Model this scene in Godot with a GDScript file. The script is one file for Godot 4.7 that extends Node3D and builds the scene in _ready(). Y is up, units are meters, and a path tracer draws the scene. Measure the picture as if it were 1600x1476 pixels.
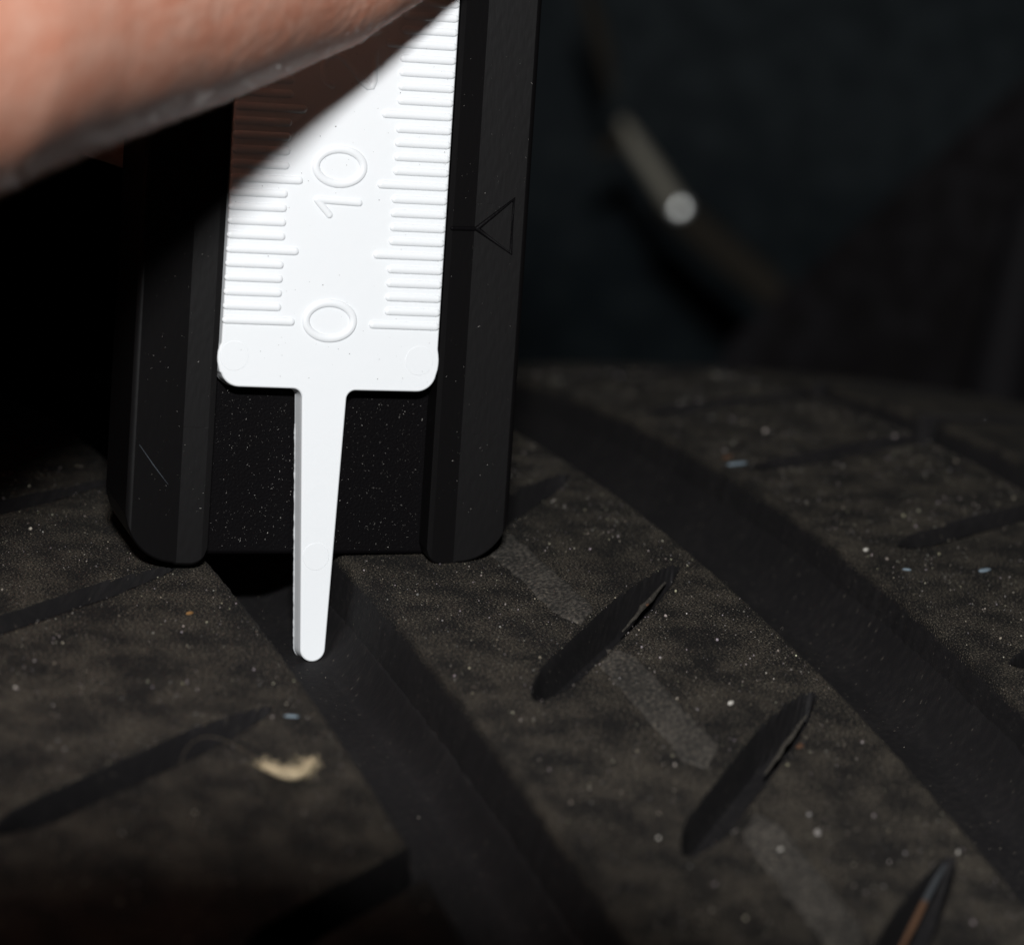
extends Node3D
# All lengths below are millimetres; MM turns them into metres.
const MM := 0.001
const TYRE_R := 330.0
const GROOVE := 6.5          # depth of the tread grooves

var all_cuts := []
var rng := RandomNumberGenerator.new()
var names := {}
var M := {}
var edge_noise := FastNoiseLite.new()
var lump_noise := FastNoiseLite.new()

# ---------------------------------------------------------------- naming
func numbered(called: String, parent: Node) -> String:
	var key := str(parent.get_instance_id()) + called
	var k: int = names.get(key, 0)
	names[key] = k + 1
	return called if k == 0 else "%s_%03d" % [called, k]

func tag(o: Node, label: String, category: String, group := "") -> void:
	o.set_meta("label", label)
	o.set_meta("category", category)
	if group: o.set_meta("group", group)

func base(called: String, at := Transform3D()) -> Node3D:
	var o := Node3D.new()
	o.name = numbered(called, self)
	o.transform = at
	add_child(o, true)
	return o

func put(called: String, mesh: Mesh, mat: Material, parent: Node = self) -> MeshInstance3D:
	var o := MeshInstance3D.new()
	o.name = numbered(called, parent)
	o.mesh = mesh
	if mat: o.material_override = mat
	o.cast_shadow = GeometryInstance3D.SHADOW_CASTING_SETTING_ON
	parent.add_child(o, true)
	return o

# ---------------------------------------------------------------- mesh builder
class Build:
	var v := PackedVector3Array()
	var n := PackedVector3Array()
	var uv := PackedVector2Array()
	var col := PackedColorArray()
	var idx := PackedInt32Array()
	var uv_scale := 1.0 / 40.0

	# a smooth grid of points, nu columns by nv rows; flip turns it inside out
	func grid(p: PackedVector3Array, nu: int, nv: int, q: PackedVector2Array, flip := false) -> void:
		var b := v.size()
		v.append_array(p)
		uv.append_array(q)
		for j in nv - 1:
			for i in nu - 1:
				var a := b + j * nu + i
				if flip:
					idx.append_array(PackedInt32Array([a, a + 1, a + nu, a + 1, a + nu + 1, a + nu]))
				else:
					idx.append_array(PackedInt32Array([a, a + nu, a + 1, a + 1, a + nu, a + nu + 1]))
		var first := n.size()
		n.resize(v.size())
		var sg := -1.0 if flip else 1.0
		for j in nv:
			var j0 := maxi(j - 1, 0)
			var j1 := mini(j + 1, nv - 1)
			for i in nu:
				var du := p[j * nu + mini(i + 1, nu - 1)] - p[j * nu + maxi(i - 1, 0)]
				var dv := p[j1 * nu + i] - p[j0 * nu + i]
				n[first + j * nu + i] = (du.cross(dv) * sg).normalized()

	# rings: an array of closed or open loops of the same length
	func rings(r: Array, closed := true, flip := false) -> void:
		var nu: int = r[0].size() + (1 if closed else 0)
		var p := PackedVector3Array()
		var q := PackedVector2Array()
		for k in r.size():
			var loop: PackedVector3Array = r[k]
			p.append_array(loop)
			if closed: p.append(loop[0])
		for x in p: q.append(Vector2(x.x, x.y) * uv_scale)
		var at := n.size()
		grid(p, nu, r.size(), q, flip)
		if closed:   # join the seam's normals
			for k in r.size():
				var a := at + k * nu
				var b := a + nu - 1
				var m := (loop_normal(p, nu, k, 0, r.size()) * (-1.0 if flip else 1.0)).normalized()
				n[a] = m
				n[b] = m

	func loop_normal(p: PackedVector3Array, nu: int, k: int, _i: int, nv: int) -> Vector3:
		var du := p[k * nu + 1] - p[k * nu + nu - 2]
		var dv := p[mini(k + 1, nv - 1) * nu] - p[maxi(k - 1, 0) * nu]
		return du.cross(dv)

	# a flat cap on a plane of constant z
	func cap(outline: PackedVector2Array, z: float, front := true) -> void:
		var t := Geometry2D.triangulate_polygon(outline)
		var b := v.size()
		for o in outline:
			v.append(Vector3(o.x, o.y, z))
			n.append(Vector3(0, 0, 1.0 if front else -1.0))
			uv.append(o * uv_scale)
		for k in t.size() / 3:
			var a := outline[t[k * 3]]
			var c := outline[t[k * 3 + 1]]
			var d := outline[t[k * 3 + 2]]
			var ccw := (c - a).cross(d - a) > 0.0
			if ccw == front:
				idx.append_array(PackedInt32Array([b + t[k * 3], b + t[k * 3 + 2], b + t[k * 3 + 1]]))
			else:
				idx.append_array(PackedInt32Array([b + t[k * 3], b + t[k * 3 + 1], b + t[k * 3 + 2]]))

	func quad(a: Vector3, b: Vector3, c: Vector3, d: Vector3) -> void:   # counter-clockwise seen from outside
		grid(PackedVector3Array([a, b, d, c]), 2, 2, PackedVector2Array([Vector2(a.x, a.y), Vector2(b.x, b.y), Vector2(d.x, d.y), Vector2(c.x, c.y)]))

	# the triangles that pick() names as dark become a second surface
	func split(dark: PackedByteArray, looks: Array) -> ArrayMesh:
		var m := ArrayMesh.new()
		for part in looks.size():
			var map := PackedInt32Array()
			map.resize(v.size())
			map.fill(-1)
			var pv := PackedVector3Array()
			var pn := PackedVector3Array()
			var pu := PackedVector2Array()
			var pi := PackedInt32Array()
			for k in idx.size() / 3:
				var d0 := dark[idx[k * 3]]
				var d1 := dark[idx[k * 3 + 1]]
				var d2 := dark[idx[k * 3 + 2]]
				var d := maxi(mini(d0, d1), maxi(mini(d0, d2), mini(d1, d2)))   # the middle one
				var quad := (k / 2) * 6
				for c in 6:
					if dark[idx[quad + c]] == 2: d = 2   # clean rubber on the whole wall of a cut
				if d != part: continue
				for c in 3:
					var o := idx[k * 3 + c]
					if map[o] < 0:
						map[o] = pv.size()
						pv.append(v[o] * 0.001)
						pn.append(n[o])
						pu.append(uv[o])
					pi.append(map[o])
			if pi.is_empty(): continue
			var arr := []
			arr.resize(Mesh.ARRAY_MAX)
			arr[Mesh.ARRAY_VERTEX] = pv
			arr[Mesh.ARRAY_NORMAL] = pn
			arr[Mesh.ARRAY_TEX_UV] = pu
			arr[Mesh.ARRAY_INDEX] = pi
			m.add_surface_from_arrays(Mesh.PRIMITIVE_TRIANGLES, arr)
			m.surface_set_material(m.get_surface_count() - 1, looks[part])
		return m

	func done() -> ArrayMesh:
		var arr := []
		arr.resize(Mesh.ARRAY_MAX)
		var w := v.duplicate()
		for k in w.size(): w[k] *= 0.001
		arr[Mesh.ARRAY_VERTEX] = w
		arr[Mesh.ARRAY_NORMAL] = n
		arr[Mesh.ARRAY_TEX_UV] = uv
		if col.size(): arr[Mesh.ARRAY_COLOR] = col
		arr[Mesh.ARRAY_INDEX] = idx
		var m := ArrayMesh.new()
		m.add_surface_from_arrays(Mesh.PRIMITIVE_TRIANGLES, arr)
		return m

# a round bar along a path, radius per point, flattened in z by flat
func bar(path: Array, radii: Array, sides := 10, round_ends := true, flat := 1.0) -> ArrayMesh:
	var b := Build.new()
	b.uv_scale = 0.05
	var pts := path.duplicate()
	var rr := radii.duplicate()
	if round_ends:
		for e in 2:
			var p0: Vector3 = path[0] if e == 0 else path[-1]
			var p1: Vector3 = path[1] if e == 0 else path[-2]
			var r0: float = radii[0] if e == 0 else radii[-1]
			var d := (p0 - p1).normalized()
			for f in [[0.5, 0.87], [0.87, 0.5], [0.985, 0.17], [1.0, 0.01]]:
				if e == 0:
					pts.push_front(p0 + d * r0 * f[0]); rr.push_front(r0 * f[1])
				else:
					pts.push_back(p0 + d * r0 * f[0]); rr.push_back(r0 * f[1])
	var loops := []
	var side := Vector3.ZERO
	for k in pts.size():
		var d: Vector3 = (pts[mini(k + 1, pts.size() - 1)] - pts[maxi(k - 1, 0)]).normalized()
		if side == Vector3.ZERO:
			side = d.cross(Vector3(0, 0, 1))
			if side.length() < 0.1: side = d.cross(Vector3(0, 1, 0))
		side = (side - d * side.dot(d)).normalized()
		var other := d.cross(side)
		var loop := PackedVector3Array()
		for i in sides:
			var a := TAU * i / sides
			var o := (side * cos(a) + other * sin(a)) * float(rr[k])
			o.z *= flat
			loop.append(pts[k] + o)
		loops.append(loop)
	b.rings(loops, true, false)
	return b.done()

# ---------------------------------------------------------------- materials
func lin(r: float, g: float, b: float) -> Color:
	return Color(r, g, b).linear_to_srgb()

func noise(seed_: int, freq: float, oct := 4, kind := FastNoiseLite.TYPE_SIMPLEX_SMOOTH) -> FastNoiseLite:
	var f := FastNoiseLite.new()
	f.seed = seed_
	f.noise_type = kind
	f.frequency = freq
	f.fractal_octaves = oct
	return f

func gray(f: FastNoiseLite, size: int) -> PackedByteArray:
	var im := f.get_seamless_image(size, size)
	im.convert(Image.FORMAT_L8)
	return im.get_data()

func tex_gray(f: FastNoiseLite, size: int) -> ImageTexture:
	return ImageTexture.create_from_image(f.get_seamless_image(size, size))

# the colour of a surface: base, with a second matter in patches, and a fine pale speck
func speckled(size: int, a: Color, d: Color, big: FastNoiseLite, fine: FastNoiseLite, speck: FastNoiseLite, share: float, gain: float, speck_from: float, speck_col: Color, patchy := 0.0092, grainy := 0.011) -> ImageTexture:
	var g1 := gray(big, size)
	var g2 := gray(fine, size)
	var g3 := gray(speck, size)
	var out := PackedByteArray()
	out.resize(size * size * 3)
	var lut := PackedByteArray()
	lut.resize(4096)
	for k in 4096: lut[k] = int(clampf(Color(k / 4095.0, 0, 0).linear_to_srgb().r, 0, 1) * 255.0 + 0.5)
	for k in size * size:
		var m := clampf(share + gain * ((g1[k] - 128) * patchy + (g2[k] - 128) * grainy), 0.0, 1.0)
		m = m * (0.35 + g2[k] * 0.0051)
		var s := clampf((g3[k] - speck_from) / (255.0 - speck_from), 0.0, 1.0)
		s = s * clampf(m * 2.2, 0.15, 1.0)
		out[k * 3] = lut[int(minf(lerpf(lerpf(a.r, d.r, m), speck_col.r, s), 1.0) * 4095.0)]
		out[k * 3 + 1] = lut[int(minf(lerpf(lerpf(a.g, d.g, m), speck_col.g, s), 1.0) * 4095.0)]
		out[k * 3 + 2] = lut[int(minf(lerpf(lerpf(a.b, d.b, m), speck_col.b, s), 1.0) * 4095.0)]
	return ImageTexture.create_from_image(Image.create_from_data(size, size, false, Image.FORMAT_RGB8, out))

func mat(called: String, c: Color, rough: float, spec := 0.5) -> StandardMaterial3D:
	var m := StandardMaterial3D.new()
	m.resource_name = called
	m.albedo_color = c
	m.roughness = rough
	m.metallic_specular = spec
	return m

func bump(m: StandardMaterial3D, t: Texture2D, mm_high: float) -> void:
	m.heightmap_enabled = true
	m.heightmap_texture = t
	m.heightmap_scale = mm_high * 0.1

func triplanar(m: StandardMaterial3D, tile_mm: float) -> void:
	m.uv1_triplanar = true
	m.uv1_scale = Vector3.ONE * (1000.0 / tile_mm)

func make_materials() -> void:
	var grain := tex_gray(noise(11, 0.2, 3), 1024)
	var tread := mat("dusty tread rubber", Color.WHITE, 0.85, 0.35)
	tread.albedo_texture = speckled(1024, Color(0.0046, 0.0043, 0.0041), Color(0.0330, 0.0278, 0.0212), noise(3, 0.008, 5), noise(4, 0.17, 3), noise(5, 0.2, 2), 0.17, 0.62, 156.0, Color(0.27, 0.235, 0.18), 0.0165, 0.030)
	bump(tread, grain, 0.16)
	M.tread = tread
	var floor_ := mat("clean groove rubber", Color.WHITE, 0.78, 0.3)
	floor_.albedo_texture = speckled(512, Color(0.0082, 0.0076, 0.0083), Color(0.0118, 0.0109, 0.0112), noise(6, 0.01, 4), noise(7, 0.09, 3), noise(8, 0.2, 1), 0.35, 0.5, 236.0, Color(0.16, 0.14, 0.11))
	bump(floor_, grain, 0.02)
	M.floor = floor_
	var band := mat("smooth worn rubber", Color.WHITE, 0.8, 0.4)
	band.albedo_texture = speckled(512, Color(0.020, 0.0185, 0.0165), Color(0.062, 0.0555, 0.047), noise(16, 0.014, 4), noise(17, 0.17, 3), noise(18, 0.2, 1), 0.45, 0.5, 205.0, Color(0.2, 0.17, 0.13), 0.008, 0.016)
	bump(band, grain, 0.05)
	M.band = band
	M.side = mat("sidewall rubber", lin(0.02, 0.02, 0.02), 0.7)
	# gauge
	var striae := noise(21, 0.05, 3)
	var im := striae.get_seamless_image(512, 512)
	im.resize(512, 32, Image.INTERPOLATE_BILINEAR)
	im.resize(512, 512, Image.INTERPOLATE_CUBIC)
	var st := ImageTexture.create_from_image(im)
	M.black = mat("black moulded plastic", lin(0.0034, 0.0031, 0.0033), 0.42, 0.285)
	bump(M.black, st, 0.006)
	M.black_rough = mat("eroded black plastic", lin(0.0030, 0.0027, 0.0031), 0.5, 0.15)
	bump(M.black_rough, tex_gray(noise(22, 0.12, 3), 512), 0.02)
	M.black_gloss = mat("glossy black plastic", lin(0.004, 0.004, 0.004), 0.3, 0.4)
	M.white = mat("white plastic", lin(0.815, 0.84, 0.86), 0.42, 0.45)
	bump(M.white, tex_gray(noise(24, 0.02, 3), 256), 0.006)
	M.scratch = mat("scratched plastic", lin(0.05, 0.06, 0.07), 0.6)
	# skin
	var skin := mat("skin", Color.WHITE, 0.6, 0.3)
	skin.albedo_texture = speckled(512, Color(0.78, 0.335, 0.22), Color(0.86, 0.46, 0.335), noise(31, 0.012, 4), noise(32, 0.05, 3), noise(33, 0.1, 1), 0.5, 0.6, 250.0, Color(0.5, 0.3, 0.24), 0.020, 0.018)
	triplanar(skin, 24.0)
	bump(skin, tex_gray(noise(34, 0.045, 3, FastNoiseLite.TYPE_CELLULAR), 512), 0.09)
	M.skin = skin
	M.nail = mat("nail", lin(0.55, 0.33, 0.27), 0.3)
	# surroundings
	M.panel = mat("dark blue-grey sheet", Color.WHITE, 0.7, 0.25)
	M.panel.albedo_texture = speckled(256, Color(0.0056, 0.0088, 0.0108), Color(0.0115, 0.0160, 0.0185), noise(41, 0.012, 4), noise(42, 0.08, 2), noise(43, 0.1, 1), 0.45, 0.7, 250.0, Color(0.05, 0.06, 0.06))
	triplanar(M.panel, 160.0)
	M.metal = mat("dull metal", lin(0.17, 0.16, 0.13), 0.6, 0.4)
	M.metal.metallic = 0.2
	M.cap = mat("bare metal end", lin(0.8, 0.82, 0.8), 0.42, 0.5)
	M.cap.metallic = 0.7
	M.hose = mat("brown rubber", lin(0.022, 0.019, 0.015), 0.85, 0.2)
	M.flap = mat("black mudguard plastic", Color.WHITE, 0.6, 0.12)
	M.flap.albedo_texture = speckled(256, Color(0.0028, 0.0022, 0.0025), Color(0.0058, 0.0052, 0.006), noise(44, 0.012, 4), noise(45, 0.08, 2), noise(46, 0.1, 1), 0.4, 0.6, 250.0, Color(0.03, 0.03, 0.03))
	triplanar(M.flap, 120.0)
	M.camera = mat("black camera plastic", lin(0.01, 0.01, 0.01), 0.6)
	M.flash = mat("flash diffuser", lin(0.8, 0.8, 0.8), 0.4)
	M.flash.emission_enabled = true
	M.flash.emission = Color(1, 0.99, 0.97)
	M.flash.emission_energy_multiplier = 2.0
	# litter
	M.fluff = mat("tan fibre", lin(0.52, 0.42, 0.27), 0.9)
	M.chip_white = mat("white chip", lin(0.42, 0.40, 0.36), 0.8)
	M.chip_blue = mat("blue-grey chip", lin(0.15, 0.195, 0.23), 0.7)
	M.bark = mat("rust brown bark", lin(0.07, 0.032, 0.014), 0.9)
	M.twig = mat("grey twig", lin(0.036, 0.041, 0.046), 0.9)
	M.lit_wall = mat("grey rubber sliver", Color.WHITE, 0.85, 0.3)  # paler grey that imitates the lit inner walls of the cuts
	M.lit_wall.albedo_texture = M.band.albedo_texture
	M.lit_wall.uv1_scale = Vector3(8, 8, 8)
	M.grit = mat("grit", Color.WHITE, 0.8)
	M.grit.vertex_color_use_as_albedo = true

# ---------------------------------------------------------------- tyre
func crown(t: float) -> float:
	if t > 52.0: return 0.0020 * (t - 52.0) * (t - 52.0)
	if t < -25.0: return 0.0012 * (t + 25.0) * (t + 25.0)
	return 0.0

func on_tyre(t: float, s: float, h: float) -> Vector3:
	var r := TYRE_R - crown(t) + h
	var a := s / TYRE_R
	return Vector3(t, r * cos(a) - TYRE_R, r * sin(a))

func up_on_tyre(s: float) -> Vector3:
	return Vector3(0, cos(s / TYRE_R), sin(s / TYRE_R))

# depth of a lens-shaped cut between two points (t0, s0) and (t1, s1); wide = full width, open = runs out at that end
func cut(t: float, s: float, c: Array) -> float:
	var a := Vector2(c[0], c[1])
	var b := Vector2(c[2], c[3])
	var d := b - a
	var l := d.length()
	var q := Vector2(t, s) - a
	var x := q.dot(d) / (l * l)
	if x < -0.05 or x > 1.05: return 0.0
	var y := absf(q.cross(d) / l)
	var taper := 1.0
	var e0: float = c[5]
	if x < 0.5: taper = 1.0 if c[6] else sqrt(clampf(x / (e0 * 0.5), 0.0, 1.0))
	else: taper = 1.0 if c[7] else sqrt(clampf((1.0 - x) / e0, 0.0, 1.0))
	var w: float = c[4] * 0.5 * taper
	if y > w + 0.3: return 0.0
	var deep := smoothstep(w + 0.12, maxf(w - 0.28, 0.0), y) if w > 0.02 else 0.0
	return -deep * float(c[8]) * (0.55 + 0.45 * taper)

func rib(t0: float, t1: float, slope: float, cuts: Array, fine: Vector2, dt: float, du: float, wall := GROOVE) -> ArrayMesh:
	var tt := PackedFloat32Array()
	var hh := PackedFloat32Array()
	for k in [[-0.95, -wall - 0.1], [-0.62, -wall * 0.62], [-0.32, -wall * 0.3], [-0.1, -0.9], [0.0, -0.38], [0.09, -0.14], [0.3, -0.02]]:
		tt.append(t0 + k[0]); hh.append(k[1])
	var w := t1 - t0 - 0.6
	var nin := int(w / dt)
	for k in nin: 
		tt.append(t0 + 0.3 + w * (k + 0.5) / nin); hh.append(0.0)
	for k in [[0.3, -0.02], [0.09, -0.14], [0.0, -0.38], [-0.1, -0.9], [-0.32, -wall * 0.3], [-0.62, -wall * 0.62], [-0.95, -wall - 0.1]]:
		tt.append(t1 - k[0]); hh.append(k[1])
	var nu := tt.size()
	var ss := PackedFloat32Array()
	var s := fine.x
	while s < fine.y:
		ss.append(s)
		s += du * (2.0 if s < -45.0 else 1.0)
	var nv := ss.size()
	var p := PackedVector3Array()
	var q := PackedVector2Array()
	p.resize(nu * nv)
	q.resize(nu * nv)
	var dark := PackedByteArray()
	dark.resize(nu * nv)
	var mid := (t0 + t1) * 0.5
	var k := 0
	for j in nv:
		for i in nu:
			var t := tt[i]
			var u := ss[j] + slope * (t - mid)
			var h := hh[i]
			var jag := edge_noise.get_noise_2d(t * 1.5, u * 6.0)
			if h < -0.01: t += jag * 0.10 * (1.0 if t > mid else -1.0)
			var c := 0.0
			for x in cuts:
				c = minf(c, cut(t, u, x))
			var lump := lump_noise.get_noise_2d(t * 9.0, u * 9.0) * 0.03 + edge_noise.get_noise_2d(t * 10.0, u * 10.0) * 0.03
			h = minf(h, c) + lump * (0.35 if h < -0.5 or c < -0.5 else 1.0)
			dark[k] = 1 if hh[i] < -0.5 else 2 if c < -0.2 else 0
			p[k] = on_tyre(t, u, h)
			q[k] = Vector2(t - h * (1.0 if t > mid else -1.0), u) / 40.0
			k += 1
	var b := Build.new()
	b.grid(p, nu, nv, q, true)
	return b.split(dark, [M.tread, M.floor, M.floor])

func strip(t0: float, t1: float, s0: float, s1: float, h: float, dt: float, ds: float, curl := 0.0, reach := 3.0) -> ArrayMesh:
	var nu := maxi(3, int((t1 - t0) / dt) + 1)
	var nv := maxi(3, int((s1 - s0) / ds) + 1)
	var p := PackedVector3Array()
	var q := PackedVector2Array()
	for j in nv:
		for i in nu:
			var t := lerpf(t0, t1, i / float(nu - 1))
			var s := lerpf(s0, s1, j / float(nv - 1))
			var e := minf(t - t0, t1 - t)
			var rise := curl * pow(clampf(1.0 - (e - 0.65) / reach, 0.0, 1.2), 2.0)
			p.append(on_tyre(t, s, h + rise + lump_noise.get_noise_2d(t * 4.0 + 70.0, s * 4.0) * 0.012))
			q.append(Vector2(t, s) / 40.0)
	var b := Build.new()
	b.grid(p, nu, nv, q, true)
	return b.done()

# a smooth raised stripe with one rounded and one slanted end, its edges pulled down into the rib
func worn_stripe(c: float, half: float, s0: float, s1: float, drift: float) -> ArrayMesh:
	var nu := 16
	var nv := maxi(8, int((s1 - s0) / 0.4))
	var p := PackedVector3Array()
	var q := PackedVector2Array()
	for j in nv:
		var f := j / float(nv - 1)
		var s := lerpf(s0, s1, f)
		var fromend := minf(s - s0, s1 - s)
		var w := half * sqrt(clampf(fromend / 1.6, 0.02, 1.0))
		for i in nu:
			var x := lerpf(-1.0, 1.0, i / float(nu - 1))
			var t := c + drift * (s - s0) + x * w * (1.0 + 0.16 * edge_noise.get_noise_2d(s * 4.0, x * 3.0) + 0.12 * edge_noise.get_noise_2d(s * 16.0, x * 3.0))
			var edge := maxf(smoothstep(0.8, 1.0, absf(x)), smoothstep(0.5, 0.0, fromend))
			p.append(on_tyre(t, s - x * 0.9, 0.10 - 0.26 * edge + lump_noise.get_noise_2d(t * 9.0, s * 9.0) * 0.07))
			q.append(Vector2(t, s) / 40.0)
	var b := Build.new()
	b.grid(p, nu, nv, q, true)
	return b.done()

# the rest of the ring outside the finely built stretch, and the two sidewalls
func ring(profile: Array, a0: float, a1: float, n: int) -> ArrayMesh:
	var nu := profile.size()
	var p := PackedVector3Array()
	var q := PackedVector2Array()
	for j in n + 1:
		var a := lerpf(a0, a1, j / float(n))
		for i in nu:
			var r: float = profile[i][1]
			p.append(Vector3(profile[i][0], r * cos(a) - TYRE_R, r * sin(a)))
			q.append(Vector2(profile[i][0] + r, a * TYRE_R) / 40.0)
	var b := Build.new()
	b.grid(p, nu, n + 1, q, true)
	return b.done()

func build_tyre() -> void:
	var t := base("car_tyre")
	tag(t, "large black dusty car tyre with deep tread grooves, filling the lower half of the picture", "tyre")
	var lo := -135.0
	var hi := 88.0
	# [t0, s0, t1, s1, width, end taper, open at 0, open at 1, depth]
	var left := []
	for c in [[-31.5, 11.9, -10.3, -1.9], [-31.6, 36.6, -10.6, 22.95], [-30.0, -10.3, -9.2, -23.8], [-30.5, -37.5, -9.5, -51.15], [-31, -62, -10, -75.65]]:
		left.append([c[0], c[1], c[2], c[3], 2.1 if c[1] < 20.0 else 2.5, 0.3, false, false, 3.6])
	left.append([-20.5, 52.0, -5.5, 42.25, 2.7, 0.3, false, true, 5.5])
	var middle := []
	for c in [[7.7, 23.6, 26.6, 2.4, 2.6], [9.8, 44.7, 27.0, 25.4, 2.6], [7.9, 69.0, 26.6, 47.6, 2.6], [12.5, -5.2, 27.4, -21.4, 2.6], [8.0, -23.0, 27.0, -45.0, 2.4], [8.0, -47.0, 27.0, -69.0, 2.4]]:
		middle.append([c[0], c[1], c[2], c[3], c[4], 0.32, false, false, 2.9])
	var third := []
	for k in 6:
		var s := -43.2 + 22.0 * k - 22.0
		third.append([44.0 + (2.2 if k == 3 else 0.0), s - (0.6 if k == 3 else 0.0), 67.5, s - 11.28, 2.4, 0.25, false, true, 4.0])
	var outer := []
	for k in 7:
		var s := -63.0 + 22.0 * k - 22.0
		outer.append([67.0, s + 1.0, 95.0, s - 4.0, 2.0, 0.3, true, false, 3.5])
	all_cuts = left + middle + third
	put("tread_rib", rib(-35.2, -7.3, -0.65, left, Vector2(lo, hi), 0.34, 0.26), null, t)
	put("tread_rib", rib(2.5, 29.2, -1.12, middle, Vector2(lo, hi), 0.30, 0.28), null, t)
	put("tread_rib", rib(41.3, 64.2, -0.48, third, Vector2(lo, hi), 0.36, 0.30), null, t)
	put("shoulder_rib", rib(69.6, 124.0, -0.2, outer, Vector2(lo, hi), 0.9, 0.6, 4.5), null, t)
	put("shoulder_rib", rib(-90.0, -46.0, -0.2, [], Vector2(lo, hi), 1.2, 0.9), null, t)
	for g in [[-7.0, 2.2, 2.0, 1.7], [29.5, 41.0, 2.8, 3.0], [64.5, 69.3, 1.6, 1.6], [-45.7, -35.5, 2.8, 3.0]]:
		put("groove_floor", strip(g[0], g[1], lo, hi, -GROOVE, 0.2, 1.0, g[2], g[3]), M.floor, t)
	for g in [[15.0, -16.0, 11.8 ], [15.3, 17.3, 34.3], [15.5, 41.2, 56.6], [15.8, 65.0, 84.0]]:
		put("worn_stripe", worn_stripe(g[0], 1.75, g[1], g[2], 0.03), M.band, t)
	# coarse remainder
	var prof := []
	for e in [[-90.0, -46.0], [-35.2, -7.3], [2.5, 29.2], [41.3, 64.2], [69.6, 124.0]]:
		prof.append([e[0] - 0.8, TYRE_R - crown(e[0]) - GROOVE])
		for f in [0.0, 0.25, 0.5, 0.75, 1.0]:
			var x := lerpf(e[0], e[1], f)
			prof.append([x, TYRE_R - crown(x)])
		prof.append([e[1] + 0.8, TYRE_R - crown(e[1]) - GROOVE])
	put("tread_remainder", ring(prof, (hi - 12.0) / TYRE_R, TAU + (lo + 20.0) / TYRE_R, 220), M.tread, t)
	for sg in [-1.0, 1.0]:
		var wallp := []
		for k in 15:
			var f := k / 14.0
			var x0 := 124.5 if sg > 0 else -90.5
			var r0 := TYRE_R - crown(x0) - 0.2
			wallp.append([x0 + sg * (sin(f * PI * 0.8) * 14.0 - f * 4.0), lerpf(r0, 222.0, f)])
		if sg > 0: wallp.reverse()
		wallp.reverse()
		put("sidewall", ring(wallp, 0, TAU, 240), M.side, t)

# ---------------------------------------------------------------- gauge
func arc(c: Vector2, r: float, a0: float, a1: float, n: int) -> PackedVector2Array:
	var o := PackedVector2Array()
	for k in n + 1:
		var a := deg_to_rad(lerpf(a0, a1, k / float(n)))
		o.append(c + Vector2(cos(a), sin(a)) * r)
	return o

func dense(a: Vector2, b: Vector2, step: float) -> PackedVector2Array:
	var o := PackedVector2Array()
	var n := maxi(1, int(a.distance_to(b) / step))
	for k in range(1, n): o.append(a.lerp(b, k / float(n)))
	return o

func inset(o: PackedVector2Array, d: float) -> PackedVector2Array:   # counter-clockwise outline
	var r := PackedVector2Array()
	var n := o.size()
	for k in n:
		var e := (o[(k + 1) % n] - o[(k - 1 + n) % n]).normalized()
		r.append(o[k] + Vector2(-e.y, e.x) * d)
	return r

func at_z(o: PackedVector2Array, z: float) -> PackedVector3Array:
	var r := PackedVector3Array()
	for p in o: r.append(Vector3(p.x, p.y, z))
	return r

func slider_mesh() -> ArrayMesh:
	var o := PackedVector2Array()
	o.append_array(arc(Vector2(-0.02, 0.92), 0.93, 180, 360, 16))
	o.append_array(dense(Vector2(0.91, 0.92), Vector2(1.38, 18.95), 0.5))
	o.append_array(arc(Vector2(2.05, 18.95), 0.67, 180, 90, 8))
	o.append_array(dense(Vector2(2.05, 19.62), Vector2(6.6, 19.65), 0.6))
	o.append_array(arc(Vector2(6.6, 21.1), 1.45, 270, 352, 8))
	for p in [[8.13, 21.25], [8.17, 21.6], [8.17, 22.0], [8.12, 22.4], [8.05, 22.75]]: o.append(Vector2(p[0], p[1]))
	o.append_array(dense(Vector2(8.05, 23.0), Vector2(8.05, 75), 1.5))
	o.append(Vector2(8.05, 75))
	o.append_array(dense(Vector2(8.05, 75), Vector2(-8.05, 75), 1.5))
	o.append(Vector2(-8.05, 75))
	o.append_array(dense(Vector2(-8.05, 75), Vector2(-8.05, 23.0), 1.5))
	for p in [[-8.05, 22.75], [-8.17, 22.5], [-8.26, 22.1], [-8.28, 21.7], [-8.25, 21.35], [-8.16, 21.0], [-8.08, 20.7]]: o.append(Vector2(p[0], p[1]))
	o.append_array(arc(Vector2(-6.6, 21.1), 1.45, 200, 270, 8))
	o.append_array(dense(Vector2(-6.6, 19.65), Vector2(-2.6, 19.63), 0.6))
	o.append_array(arc(Vector2(-2.62, 18.94), 0.69, 90, 0, 8))
	o.append_array(dense(Vector2(-1.93, 18.94), Vector2(-0.95, 0.92), 0.12))
	var b := Build.new()
	b.uv_scale = 0.1
	var burr := inset(o, -0.10)
	for k in burr.size():
		if o[k].x < -0.6 and o[k].y < 17.0:
			burr[k].x -= 0.035 + 0.05 * clampf(edge_noise.get_noise_1d(o[k].y * 14.0), -0.4, 1.0) + 0.07 * clampf(edge_noise.get_noise_1d(o[k].y * 45.0 + 90.0) - 0.25, 0.0, 1.0)
	b.cap(inset(o, 0.11), 0.0)
	b.rings([at_z(inset(o, 0.11), 0.0), at_z(inset(o, 0.035), -0.03), at_z(o, -0.11)])
	b.rings([at_z(o, -0.11), at_z(inset(o, -0.03), -0.45)])
	b.rings([at_z(inset(o, -0.03), -0.45), at_z(inset(o, -0.07), -1.35)])
	b.rings([at_z(inset(o, -0.07), -1.35), at_z(burr, -1.45), at_z(inset(o, -0.05), -1.6), at_z(o, -1.85)])
	b.cap(o, -1.85, false)
	return b.done()

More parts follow.
